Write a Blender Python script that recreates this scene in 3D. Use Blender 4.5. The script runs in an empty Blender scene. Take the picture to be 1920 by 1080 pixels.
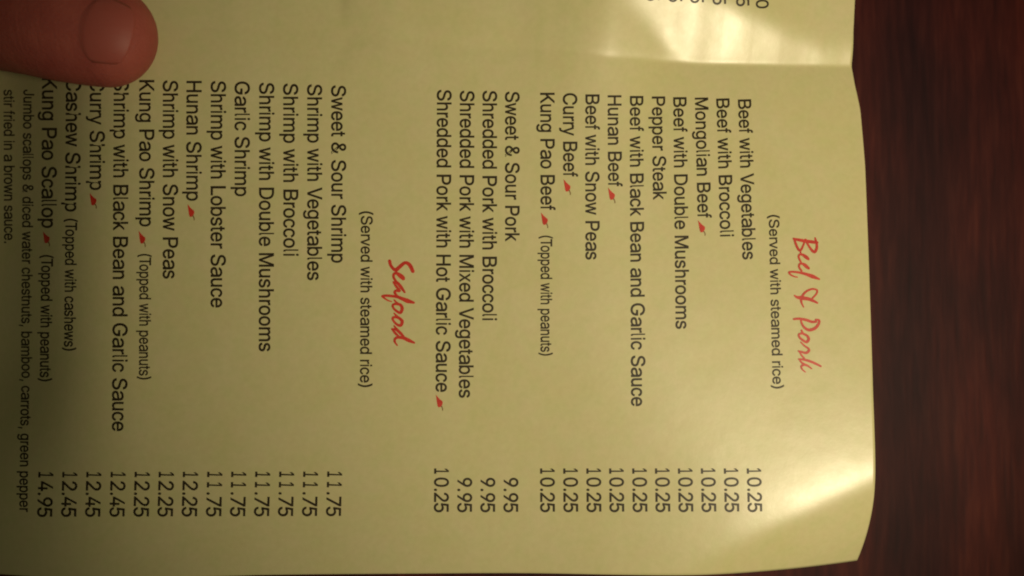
import bpy, bmesh, math, random
import numpy as np
from mathutils import Vector, Matrix, Euler
from mathutils.geometry import tessellate_polygon

MM = 0.001
C = bpy.context.scene.collection
scene = bpy.context.scene

# ---------------------------------------------------------------- camera
cam_data = bpy.data.cameras.new('camera')
cam = bpy.data.objects.new('camera', cam_data)
C.objects.link(cam)
CAM_ROT = Euler((0.021, -0.072, 0.0056), 'XYZ')
axis = CAM_ROT.to_matrix() @ Vector((0, 0, -1))
CAM_Z = 150.0
cam.rotation_euler = CAM_ROT
cam.location = Vector((CAM_Z * axis.x / axis.z, CAM_Z * axis.y / axis.z, CAM_Z)) * MM
cam_data.sensor_width = 36.0
cam_data.lens = 1500.0 / 1920.0 * 36.0
cam_data.clip_start = 0.005
cam_data.clip_end = 50.0
cam_data.dof.use_dof = True
cam_data.dof.focus_distance = 0.150
cam_data.dof.aperture_fstop = 19.0
scene.camera = cam

# ---------------------------------------------------------------- light
scene.view_settings.view_transform = 'Standard'
scene.view_settings.look = 'None'
scene.view_settings.exposure = 0.0
scene.view_settings.gamma = 1.0
scene.cycles.filter_width = 2.0
scene.cycles.use_denoising = True

world = bpy.data.worlds.new('World')
scene.world = world
world.use_nodes = True
bg = world.node_tree.nodes['Background']
bg.inputs['Color'].default_value = (0.8, 1.0, 0.4, 1)
bg.inputs['Strength'].default_value = 0.013

lamp_data = bpy.data.lights.new('ceiling_lamp', 'SPOT')
lamp_data.energy = 11.6
lamp_data.color = (1.0, 0.85, 0.57)
lamp_data.shadow_soft_size = 0.036
lamp_data.spot_size = math.radians(31.8)
lamp_data.spot_blend = 1.0
lamp = bpy.data.objects.new('ceiling_lamp', lamp_data)
C.objects.link(lamp)
lamp.location = Vector((284, -122, 495)) * MM
aim = Vector((60, 6, 0)) * MM
lamp.rotation_euler = (aim - lamp.location).to_track_quat('-Z', 'Y').to_euler()

# ---------------------------------------------------------------- helpers
def tag(o, label=None, cat=None, group=None, kind=None):
    if label: o['label'] = label
    if cat: o['category'] = cat
    if group: o['group'] = group
    if kind: o['kind'] = kind
    return o
def empty(name, loc=(0, 0, 0)):
    o = bpy.data.objects.new(name, None)
    C.objects.link(o)
    o.location = Vector(loc) * MM
    o.empty_display_size = 0.01
    return o
def mesh_obj(name, verts, faces, m, parent=None, smooth_shade=False):
    me = bpy.data.meshes.new(name)
    me.from_pydata([tuple(c * MM for c in v) for v in verts], [], faces)
    me.update()
    me.materials.append(m)
    if smooth_shade:
        for p in me.polygons: p.use_smooth = True
    o = bpy.data.objects.new(name, me)
    C.objects.link(o)
    if parent:
        o.parent = parent
    return o
def material(name, base, rough=0.5, spec=0.5):
    m = bpy.data.materials.new(name)
    m.use_nodes = True
    b = m.node_tree.nodes['Principled BSDF']
    b.inputs['Base Color'].default_value = (*base, 1)
    b.inputs['Roughness'].default_value = rough
    b.inputs['Specular IOR Level'].default_value = spec
    return m, m.node_tree.nodes, m.node_tree.links, b
def noise(N, L, vec, scale, detail=3, rough=0.55):
    n = N.new('ShaderNodeTexNoise')
    n.inputs['Scale'].default_value = scale
    n.inputs['Detail'].default_value = detail
    n.inputs['Roughness'].default_value = rough
    L.new(vec, n.inputs['Vector'])
    return n.outputs['Fac']
def ramp(N, L, fac, stops):
    r = N.new('ShaderNodeValToRGB')
    e = r.color_ramp.elements
    while len(e) < len(stops): e.new(0.5)
    for k, (p, c) in zip(e, stops):
        k.position = p; k.color = (*c, 1)
    L.new(fac, r.inputs['Fac'])
    return r.outputs['Color']
def mapped(N, L, scale=(1, 1, 1), rot=(0, 0, 0), loc=(0, 0, 0)):
    t = N.new('ShaderNodeTexCoord')
    m = N.new('ShaderNodeMapping')
    m.inputs['Scale'].default_value = scale
    m.inputs['Rotation'].default_value = rot
    m.inputs['Location'].default_value = loc
    L.new(t.outputs['Object'], m.inputs['Vector'])
    return m.outputs['Vector']
def bump(N, L, b, height, strength, dist):
    n = N.new('ShaderNodeBump')
    n.inputs['Strength'].default_value = strength
    n.inputs['Distance'].default_value = dist
    L.new(height, n.inputs['Height'])
    L.new(n.outputs['Normal'], b.inputs['Normal'])
    return n
def math_node(N, L, op, a, b):
    n = N.new('ShaderNodeMath'); n.operation = op
    for i, v in enumerate((a, b)):
        if isinstance(v, (int, float)): n.inputs[i].default_value = v
        else: L.new(v, n.inputs[i])
    return n.outputs[0]
def mix_colour(N, L, fac, a, b, mode='MIX'):
    n = N.new('ShaderNodeMix'); n.data_type = 'RGBA'; n.blend_type = mode
    for s, v in ((n.inputs[0], fac), (n.inputs[6], a), (n.inputs[7], b)):
        if isinstance(v, (int, float)): s.default_value = v
        elif isinstance(v, tuple): s.default_value = (*v, 1)
        else: L.new(v, s)
    return n.outputs[2]

# ---------------------------------------------------------------- materials
paper, N, L, B = material('coated_paper', (0.80, 0.78, 0.68), 0.36, 0.5)
v = mapped(N, L)
mott = noise(N, L, v, 90, 4, 0.6)
fine = noise(N, L, v, 900, 3, 0.6)
col = ramp(N, L, mott, [(0.3, (0.645, 0.600, 0.305)), (0.7, (0.670, 0.615, 0.345))])
grain = ramp(N, L, fine, [(0.25, (0.93, 0.93, 0.91)), (0.75, (1, 1, 1))])
patch = ramp(N, L, noise(N, L, v, 330, 2, 0.5), [(0.32, (0.955, 0.985, 0.95)), (0.5, (0.985, 0.985, 0.985)), (0.68, (1.0, 0.975, 1.0))])
L.new(mix_colour(N, L, 1.0, mix_colour(N, L, 1.0, col, grain, 'MULTIPLY'), patch, 'MULTIPLY'), B.inputs['Base Color'])
rr = ramp(N, L, noise(N, L, v, 60, 5, 0.7), [(0.3, (0.30,) * 3), (0.7, (0.37,) * 3)])
L.new(rr, B.inputs['Roughness'])
hh = math_node(N, L, 'ADD', math_node(N, L, 'MULTIPLY', noise(N, L, v, 45, 3), 0.8), math_node(N, L, 'MULTIPLY', fine, 0.04))
bump(N, L, B, hh, 0.5, 0.0004)

ink, N, L, B = material('black_ink', (0.030, 0.024, 0.020), 0.45, 0.3)
v = mapped(N, L)
L.new(ramp(N, L, noise(N, L, v, 1500, 2), [(0.3, (0.018, 0.012, 0.006)), (0.75, (0.050, 0.036, 0.018))]), B.inputs['Base Color'])
red, N, L, B = material('red_ink', (0.62, 0.05, 0.03), 0.42, 0.5)
v = mapped(N, L)
L.new(ramp(N, L, noise(N, L, v, 700, 3), [(0.3, (0.50, 0.022, 0.012)), (0.75, (0.66, 0.050, 0.026))]), B.inputs['Base Color'])
stem_ink, N, L, B = material('stem_ink', (0.22, 0.12, 0.04), 0.42, 0.5)

wood, N, L, B = material('dark_stained_wood', (0.08, 0.02, 0.02), 0.6, 0.15)
v = mapped(N, L, (1, 0.10, 1), (0, 0, 0.02))
wob = noise(N, L, mapped(N, L, (1, 0.25, 1)), 14, 3)
warp = N.new('ShaderNodeVectorMath'); warp.operation = 'ADD'
cx = N.new('ShaderNodeCombineXYZ'); L.new(math_node(N, L, 'MULTIPLY', wob, 0.012), cx.inputs['X'])
L.new(v, warp.inputs[0]); L.new(cx.outputs[0], warp.inputs[1])
v = warp.outputs[0]
g1 = noise(N, L, v, 520, 4, 0.6)
g2 = noise(N, L, v, 90, 3, 0.5)
g3 = noise(N, L, mapped(N, L, (1, 0.5, 1), (0, 0, 0), (0.31, 0.12, 0)), 20, 3, 0.5)
c1 = ramp(N, L, g1, [(0.28, (0.042, 0.0085, 0.0085)), (0.5, (0.068, 0.0125, 0.0115)), (0.75, (0.105, 0.024, 0.017))])
c2 = ramp(N, L, g2, [(0.3, (0.68, 0.7, 0.85)), (0.5, (0.95, 0.93, 0.95)), (0.72, (1.2, 1.08, 1.0))])
c3 = ramp(N, L, g3, [(0.36, (0.50, 0.50, 0.66)), (0.52, (1.0, 0.92, 0.9)), (0.68, (1.35, 1.3, 1.0))])
L.new(mix_colour(N, L, 1.0, mix_colour(N, L, 1.0, c1, c2, 'MULTIPLY'), c3, 'MULTIPLY'), B.inputs['Base Color'])
bump(N, L, B, g1, 0.25, 0.0004)

skin, N, L, B = material('skin', (0.50, 0.17, 0.12), 0.6, 0.25)
v = mapped(N, L)
L.new(ramp(N, L, noise(N, L, v, 130, 4), [(0.3, (0.33, 0.072, 0.060)), (0.7, (0.43, 0.112, 0.085))]), B.inputs['Base Color'])
B.inputs['Subsurface Weight'].default_value = 0.25
B.inputs['Subsurface Radius'].default_value = (1.0, 0.3, 0.15)
B.inputs['Subsurface Scale'].default_value = 0.002
w1 = N.new('ShaderNodeTexVoronoi'); w1.feature = 'DISTANCE_TO_EDGE'; w1.inputs['Scale'].default_value = 1400
L.new(mapped(N, L, (0.6, 1, 1)), w1.inputs['Vector'])
w2 = noise(N, L, mapped(N, L, (2.4, 0.6, 1)), 420, 3)
bump(N, L, B, math_node(N, L, 'ADD', math_node(N, L, 'MULTIPLY', w1.outputs['Distance'], 0.5), math_node(N, L, 'MULTIPLY', w2, 0.7)), 0.5, 0.0003)
nail_m, N, L, B = material('nail', (0.40, 0.100, 0.080), 0.5, 0.3)
B.inputs['Subsurface Weight'].default_value = 0.2
B.inputs['Subsurface Radius'].default_value = (1.0, 0.3, 0.15)
B.inputs['Subsurface Scale'].default_value = 0.002
bump(N, L, B, noise(N, L, mapped(N, L, (0.15, 1, 1)), 900, 2), 0.15, 0.0002)

# ---------------------------------------------------------------- table
nx, ny = 60, 40
tv = [(-900 + 1800 * i / nx, -600 + 1200 * j / ny, 0) for j in range(ny + 1) for i in range(nx + 1)]
top_z, thick = -52.0, 30.0
bm = bmesh.new()
bmesh.ops.create_cube(bm, size=1, matrix=Matrix.Translation((0, 0, (top_z - thick / 2) * MM)) @ Matrix.Diagonal((1.3, 0.9, thick * MM, 1)))
bmesh.ops.bevel(bm, geom=list(bm.edges), offset=0.004, segments=3, affect='EDGES')
me = bpy.data.meshes.new('table_top'); bm.to_mesh(me); bm.free(); me.materials.append(wood)
table = bpy.data.objects.new('table_top', me); C.objects.link(table)
tag(table, 'dark red-brown wooden table top with streaky grain beyond the menu edge', None, None, 'structure')

# ---------------------------------------------------------------- sheet relief
# ---- the relief of the folded sheet, millimetres (x right, y up, z towards the viewer) ----
def smooth(t):
    t = np.clip(t, 0, 1)
    return t * t * (3 - 2 * t)
def softp(d, w):                      # soft ramp: 0 for d << 0, d for d >> 0
    return w * np.logaddexp(0, np.clip(d / w, -40, 60))
GX = np.concatenate([np.arange(-152, -100, 2.0), np.arange(-100, 72.01, 0.5)])
GY = np.concatenate([np.arange(-56, 38, 0.5), np.arange(38, 58, 0.25), np.arange(58, 140.1, 2.0)])
def fold_y(x):                        # the crease between the two panels, with its small kinks
    base = 48.0 - (x + 76) * 0.043 + 0.047 * np.maximum(0, x - 18) + 0.035 * np.maximum(0, x - 35)
    for cx, a, w in ((-31, 0.7, 3.0), (-8, -0.35, 2.5), (7.5, 0.4, 2.0), (18, -0.4, 4.0)):
        base = base + a * np.exp(-((x - cx) / w) ** 2)
    return base
def build_relief():
    X, Y = np.meshgrid(GX, GY)
    YF = fold_y(X)
    def main(x, y):
        z = 2.6 * softp(x + 5, 6) / 49.0 * (-y / 36.0) * smooth((x + 20) / 40)
        z = z + 0.35 * np.sin(x / 23.0 + 0.6) * np.cos(y / 31.0) + 0.12 * np.sin(x / 9.0 + y / 14.0)
        # corner bent down beyond a diagonal crease
        d = ((x - 68) * 9 - (y + 36.6) * 20) / 21.93
        near = smooth((x - 5) / 45)
        z = z - near * 0.060 * softp(d + 6, 3.0)
        z = z - near * (0.27 * softp(d, 1.5) + 0.019 * softp(d, 1.0) ** 2)
        # dent running down from the kink at the middle left of the crease
        u = (x + 31) - (y - 46) * 0.42
        z = z + 0.10 * softp(u, 0.35) * smooth((y - 34) / 12) * np.exp(-np.clip(u, 0, 99) / 7)
        z = z - 0.9 * np.exp(-np.clip(fold_y(x) - y, 0, 99) / 9.0) * smooth((x + 10) / 60)
        z = z + 2.6 * np.exp(-((x - 16) / 12) ** 2) * np.exp(-np.clip(fold_y(x) - y, 0, 99) / 16)
        z = z + 0.05 * np.sin(x * 0.55 + np.sin(y * 0.31) * 1.5) * np.sin(y * 0.23 + x * 0.11) * np.exp(-np.abs(fold_y(x) - y) / 9)
        # held end bent down to darken it, in place of a cast shadow
        xs = np.linspace(-152, -60, 185)
        sl = 0.80 * smooth((-64 - xs) / 26) * smooth((xs + 124) / 30)
        cum = np.concatenate([[0], np.cumsum((sl[1:] + sl[:-1]) / 2 * np.diff(xs))])
        z = z - (cum[-1] - np.interp(x, xs, cum)) * (0.34 + 0.66 * smooth((y + 54) / 42))
        return z
    Z = main(X, np.minimum(Y, YF))
    # panel above the crease: integrate its slope upwards from the crease
    S = np.zeros_like(Z)
    D = Y - YF
    xf = 35.3 - 1.5 * np.clip(D, 0, 60) + 0.02 * np.clip(D, 0, 60) ** 2 - 1.2 * (1 - np.exp(-np.clip(D, 0, 60) / 1.5))
    fan = smooth((X - xf + 3.0) / (6.5 + 0.25 * np.clip(D, 0, 20)))
    top = np.clip(13 - (X - 30) * 0.37, 0.6, 14)
    curl = 1 - smooth((D - top + 0.8) / 8.0)
    S = 0.06 + 0.09 * smooth((X + 35) / 50) + 0.05 * smooth((X - 8) / 22) + 0.15 * fan * curl - 0.13 * (1 - curl) * smooth((X - 28) / 18)
    S = S + 0.03 * smooth((X - 17.5 + 0.5 * D) / 2.5) * (1 - smooth((X - 17.5 + 0.5 * D - 4) / 12)) * np.exp(-np.clip(D, 0, 60) / 7)
    S = S + 0.16 * np.exp(-np.clip(D, 0, 60) / 0.9) * smooth((X - 2) / 12) * (1 - 0.5 * fan) * (1 - smooth((X - 52) / 8))
    S = S + 0.045 * np.tanh((X + 31.5) / 0.8) * np.exp(-((X + 31.5) / 7) ** 2) * np.exp(-np.clip(D, 0, 60) / 10)
    S = S * smooth(D / 1.4 + 0.2) * (D > 0)
    add = np.zeros_like(Z)
    for i in range(1, len(GY)):
        add[i] = add[i - 1] + 0.5 * (S[i] + S[i - 1]) * (GY[i] - GY[i - 1])
    return Z + add
RELIEF = build_relief()
def relief(x, y):
    x = np.asarray(x, float); y = np.asarray(y, float)
    i = np.clip(np.searchsorted(GX, x) - 1, 0, len(GX) - 2); j = np.clip(np.searchsorted(GY, y) - 1, 0, len(GY) - 2)
    a = (x - GX[i]) / (GX[i + 1] - GX[i]); b = (y - GY[j]) / (GY[j + 1] - GY[j])
    return ((1 - b) * ((1 - a) * RELIEF[j, i] + a * RELIEF[j, i + 1]) + b * ((1 - a) * RELIEF[j + 1, i] + a * RELIEF[j + 1, i + 1]))


PRINTED = [
    ["dish_name", "Beef with Vegetables", [44.61, 37.459, 2.614, 0.179], [44.554, 5.769, 2.618, 0.101]],
    ["dish_name", "Beef with Broccoli", [40.147, 37.452, 2.613, 0.187], [40.223, 10.162, 2.618, 0.108]],
    ["dish_name", "Mongolian Beef", [35.791, 37.445, 2.614, 0.175], [35.838, 13.719, 2.618, 0.102]],
    ["dish_name", "Beef with Double Mushrooms", [31.362, 37.321, 2.615, 0.169], [31.175, -7.585, 2.62, 0.036]],
    ["dish_name", "Pepper Steak", [26.998, 37.186, 2.612, 0.199], [27.068, 17.055, 2.618, 0.092]],
    ["dish_name", "Beef with Black Bean and Garlic Sauce", [22.537, 36.964, 2.612, 0.202], [22.531, -22.084, 2.62, 0.013]],
    ["dish_name", "Hunan Beef", [18.104, 36.819, 2.614, 0.17], [18.278, 19.391, 2.619, 0.085]],
    ["dish_name", "Beef with Snow Peas", [13.779, 36.804, 2.618, 0.106], [13.914, 5.426, 2.62, 0.028]],
    ["dish_name", "Curry Beef", [9.474, 36.94, 2.619, 0.06], [9.632, 21.066, 2.619, 0.06]],
    ["dish_name", "Kung Pao Beef", [5.179, 36.946, 2.619, 0.052], [5.364, 14.679, 2.62, 0.044]],
    ["serving_note", "(Topped with peanuts)", [5.385, 9.905, 2.096, 0.019], [5.463, -12.686, 2.096, 0.006]],
    ["dish_name", "Sweet & Sour Pork", [-1.459, 37.062, 2.619, 0.053], [-1.301, 8.705, 2.62, 0.024]],
    ["dish_name", "Shredded Pork with Broccoli", [-5.708, 37.122, 2.619, 0.068], [-5.478, -6.106, 2.62, 0.009]],
    ["dish_name", "Shredded Pork with Mixed Vegetables", [-9.966, 37.025, 2.62, 0.048], [-9.763, -20.577, 2.62, -0.014]],
    ["dish_name", "Shredded Pork with Hot Garlic Sauce", [-14.26, 37.094, 2.619, 0.052], [-14.083, -19.477, 2.62, -0.017]],
    ["dish_name", "Sweet & Sour Shrimp", [-33.882, 37.51, 2.619, 0.056], [-33.551, 4.415, 2.62, 0.025]],
    ["dish_name", "Shrimp with Vegetables", [-38.293, 37.613, 2.619, 0.057], [-37.891, 1.145, 2.62, 0.02]],
    ["dish_name", "Shrimp with Broccoli", [-42.676, 37.65, 2.619, 0.074], [-42.276, 5.614, 2.62, 0.029]],
    ["dish_name", "Shrimp with Double Mushrooms", [-47.03, 37.674, 2.619, 0.07], [-46.522, -11.999, 2.62, 0.002]],
    ["dish_name", "Garlic Shrimp", [-51.459, 37.774, 2.619, 0.077], [-51.202, 16.503, 2.62, 0.042]],
    ["dish_name", "Shrimp with Lobster Sauce", [-55.738, 37.738, 2.619, 0.074], [-55.293, -3.976, 2.62, 0.012]],
    ["dish_name", "Hunan Shrimp", [-60.091, 37.62, 2.619, 0.075], [-59.868, 15.548, 2.62, 0.034]],
    ["dish_name", "Shrimp with Snow Peas", [-64.289, 37.594, 2.619, 0.076], [-63.902, 1.24, 2.62, 0.021]],
    ["dish_name", "Kung Pao Shrimp", [-68.531, 37.585, 2.62, 0.042], [-68.209, 10.729, 2.62, 0.028]],
    ["serving_note", "(Topped with peanuts)", [-68.149, 5.758, 2.017, 0.008], [-67.873, -17.138, 2.017, -0.009]],
    ["dish_name", "Shrimp with Black Bean and Garlic Sauce", [-73.317, 37.749, 2.782, -0.08], [-73.266, 29.672, 2.786, -0.067], [-73.218, 21.605, 2.782, -0.049], [-73.158, 13.542, 2.77, -0.03], [-73.08, 5.488, 2.756, -0.013], [-72.981, -2.55, 2.74, 0.001], [-72.862, -10.565, 2.724, 0.011], [-72.716, -18.547, 2.704, 0.017], [-72.541, -26.485, 2.67, 0.015]],
    ["dish_name", "Curry Shrimp", [-78.359, 38.271, 3.14, -0.273], [-78.321, 35.678, 3.13, -0.25], [-78.285, 33.087, 3.124, -0.23], [-78.253, 30.499, 3.125, -0.213], [-78.215, 27.91, 3.121, -0.194], [-78.175, 25.322, 3.113, -0.174], [-78.135, 22.735, 3.104, -0.153], [-78.093, 20.149, 3.097, -0.134], [-78.051, 17.564, 3.09, -0.116]],
    ["dish_name", "Cashew Shrimp", [-84.239, 39.159, 3.739, -0.602], [-84.22, 35.998, 3.741, -0.56], [-84.191, 32.833, 3.728, -0.509], [-84.158, 29.669, 3.708, -0.456], [-84.128, 26.51, 3.698, -0.41], [-84.093, 23.351, 3.688, -0.364], [-84.053, 20.195, 3.672, -0.317], [-84.007, 17.04, 3.656, -0.271], [-83.959, 13.889, 3.642, -0.227]],
    ["serving_note", "(Topped with cashews)", [-83.784, 12.57, 2.824, -0.174], [-83.749, 9.456, 2.814, -0.141], [-83.713, 6.346, 2.805, -0.109], [-83.674, 3.24, 2.797, -0.077], [-83.633, 0.139, 2.79, -0.046], [-83.592, -2.958, 2.784, -0.016], [-83.551, -6.05, 2.779, 0.014], [-83.51, -9.137, 2.776, 0.044], [-83.471, -12.219, 2.774, 0.074]],
    ["dish_name", "Kung Pao Scallop", [-91.364, 40.681, 4.441, -0.9], [-91.271, 36.97, 4.406, -0.808], [-91.19, 33.271, 4.392, -0.729], [-91.102, 29.575, 4.379, -0.651], [-91.001, 25.882, 4.352, -0.568], [-90.9, 22.197, 4.331, -0.49], [-90.795, 18.519, 4.313, -0.415], [-90.686, 14.848, 4.291, -0.34], [-90.576, 11.185, 4.273, -0.268]],
    ["serving_note", "(Topped with peanuts)", [-90.423, 5.975, 3.307, -0.154], [-90.382, 2.916, 3.303, -0.108], [-90.343, -0.138, 3.301, -0.063], [-90.307, -3.188, 3.301, -0.018], [-90.276, -6.234, 3.303, 0.027], [-90.248, -9.276, 3.307, 0.073], [-90.224, -12.314, 3.311, 0.119], [-90.106, -15.335, 3.282, 0.16], [-89.856, -18.32, 3.211, 0.192]],
    ["dish_description", "Jumbo scallops & diced water chestnuts, bamboo, carrots, green pepper", [-97.261, 39.462, 3.39, -0.661], [-97.013, 28.772, 3.328, -0.478], [-96.746, 18.142, 3.295, -0.316], [-96.498, 7.586, 3.284, -0.163], [-96.301, -2.905, 3.295, -0.012], [-96.145, -13.347, 3.308, 0.144], [-94.614, -23.415, 2.999, 0.232], [-92.466, -32.879, 2.591, 0.221], [-90.802, -42.048, 2.297, 0.172]],
    ["dish_description", "stir fried in a brown sauce.", [-103.369, 40.448, 3.144, -0.462], [-103.198, 36.451, 3.152, -0.424], [-103.028, 32.465, 3.156, -0.383], [-102.847, 28.486, 3.151, -0.338], [-102.676, 24.522, 3.154, -0.296], [-102.51, 20.57, 3.163, -0.255], [-102.347, 16.629, 3.172, -0.212], [-102.194, 12.701, 3.184, -0.169], [-102.049, 8.783, 3.2, -0.126]],
    ["serving_note", "(Served with steamed rice)", [50.026, 14.574, 2.016, 0.079], [49.732, -18.844, 2.017, 0.044]],
    ["serving_note", "(Served with steamed rice)", [-28.21, 14.111, 2.096, 0.016], [-28.048, -18.563, 2.096, -0.014]],
    ["price", "10.25", [44.275, -33.645, 2.619, 0.053], [44.31, -41.742, 2.62, 0.048]],
    ["price", "10.25", [39.922, -33.636, 2.62, 0.051], [39.966, -41.732, 2.619, 0.052]],
    ["price", "10.25", [35.587, -33.632, 2.62, 0.049], [35.646, -41.736, 2.619, 0.054]],
    ["price", "10.25", [31.27, -33.636, 2.62, 0.047], [31.343, -41.75, 2.619, 0.055]],
    ["price", "10.25", [26.965, -33.645, 2.62, 0.045], [27.048, -41.771, 2.619, 0.052]],
    ["price", "10.25", [22.699, -33.657, 2.62, 0.041], [22.785, -41.794, 2.62, 0.047]],
    ["price", "10.25", [18.379, -33.673, 2.62, 0.037], [18.463, -41.817, 2.62, 0.041]],
    ["price", "10.25", [14.129, -33.698, 2.62, 0.037], [14.207, -41.849, 2.62, 0.042]],
    ["price", "10.25", [9.818, -33.722, 2.62, 0.029], [9.889, -41.88, 2.62, 0.033]],
    ["price", "10.25", [5.492, -33.737, 2.62, 0.016], [5.552, -41.896, 2.62, 0.016]],
    ["price", "9.95", [-1.312, -35.449, 2.62, -0.022], [-1.307, -41.875, 2.62, -0.027]],
    ["price", "9.95", [-5.622, -35.419, 2.62, -0.032], [-5.612, -41.835, 2.62, -0.038]],
    ["price", "9.95", [-9.928, -35.38, 2.62, -0.037], [-9.913, -41.785, 2.62, -0.044]],
    ["price", "10.25", [-14.249, -33.624, 2.62, -0.037], [-14.226, -41.732, 2.62, -0.045]],
    ["price", "11.75", [-33.855, -34.045, 2.618, -0.093], [-34.013, -42.229, 2.618, -0.103]],
    ["price", "11.75", [-38.22, -34.027, 2.618, -0.094], [-38.367, -42.195, 2.618, -0.106]],
    ["price", "11.75", [-42.568, -34.006, 2.618, -0.096], [-42.702, -42.156, 2.618, -0.111]],
    ["price", "11.75", [-46.894, -33.98, 2.618, -0.1], [-47.012, -42.109, 2.617, -0.115]],
    ["price", "11.75", [-51.196, -33.948, 2.618, -0.104], [-51.297, -42.056, 2.617, -0.12]],
    ["price", "11.75", [-55.47, -33.91, 2.618, -0.108], [-55.556, -41.997, 2.617, -0.123]],
    ["price", "12.25", [-59.773, -33.866, 2.618, -0.112], [-59.848, -41.936, 2.617, -0.124]],
    ["price", "12.25", [-64.031, -33.819, 2.618, -0.113], [-64.1, -41.876, 2.617, -0.123]],
    ["price", "12.25", [-68.25, -33.784, 2.618, -0.102], [-68.316, -41.831, 2.618, -0.11]],
    ["price", "12.45", [-72.576, -33.811, 2.645, -0.055], [-72.579, -34.817, 2.642, -0.056], [-72.583, -35.823, 2.638, -0.058], [-72.587, -36.828, 2.635, -0.059], [-72.591, -37.832, 2.632, -0.06], [-72.596, -38.837, 2.629, -0.061], [-72.601, -39.84, 2.627, -0.062], [-72.606, -40.844, 2.624, -0.063], [-72.612, -41.847, 2.622, -0.064]],
    ["price", "12.45", [-77.21, -33.955, 2.815, 0.021], [-77.199, -34.959, 2.804, 0.02], [-77.188, -35.962, 2.794, 0.018], [-77.179, -36.965, 2.784, 0.016], [-77.169, -37.967, 2.775, 0.013], [-77.161, -38.968, 2.765, 0.011], [-77.154, -39.969, 2.757, 0.009], [-77.147, -40.969, 2.748, 0.007], [-77.142, -41.97, 2.74, 0.004]],
    ["price", "12.45", [-82.174, -34.254, 3.068, 0.12], [-82.129, -35.253, 3.045, 0.116], [-82.086, -36.251, 3.022, 0.112], [-82.044, -37.247, 3.0, 0.108], [-82.005, -38.243, 2.979, 0.103], [-81.967, -39.238, 2.959, 0.099], [-81.932, -40.233, 2.94, 0.094], [-81.9, -41.227, 2.922, 0.09], [-81.87, -42.222, 2.905, 0.085]],
    ["price", "14.95", [-87.599, -34.711, 3.35, 0.213], [-87.492, -35.7, 3.31, 0.206], [-87.39, -36.688, 3.271, 0.199], [-87.293, -37.674, 3.234, 0.192], [-87.2, -38.659, 3.199, 0.185], [-87.112, -39.644, 3.166, 0.178], [-87.029, -40.627, 3.134, 0.17], [-86.952, -41.611, 3.104, 0.163], [-86.881, -42.595, 3.077, 0.156]],
    ["price", "8.50", [47.063, 61.034, 2.594, 0.365], [47.529, 54.824, 2.602, 0.303]],
    ["price", "8.95", [42.837, 60.949, 2.593, 0.375], [43.371, 54.879, 2.605, 0.277]],
    ["price", "8.95", [37.858, 60.627, 2.588, 0.409], [38.538, 54.819, 2.607, 0.264]],
    ["price", "8.95", [33.234, 60.398, 2.598, 0.341], [33.965, 54.761, 2.608, 0.253]],
    ["price", "8.95", [28.89, 60.264, 2.605, 0.278], [29.623, 54.731, 2.611, 0.213]],
    ["price", "8.95", [24.481, 60.122, 2.606, 0.272], [25.158, 54.62, 2.607, 0.263]],
]
CHILLIES = [
    [35.851, 13.305, 1.057],
    [18.174, 19.215, 1.04],
    [9.633, 20.631, 1.017],
    [5.366, 14.276, 1.01],
    [-14.099, -19.972, 0.99],
    [-59.7, 14.963, 0.954],
    [-68.393, 9.977, 0.962],
    [-78.125, 17.074, 1.155],
    [-90.199, 10.511, 1.582],
]
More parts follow.
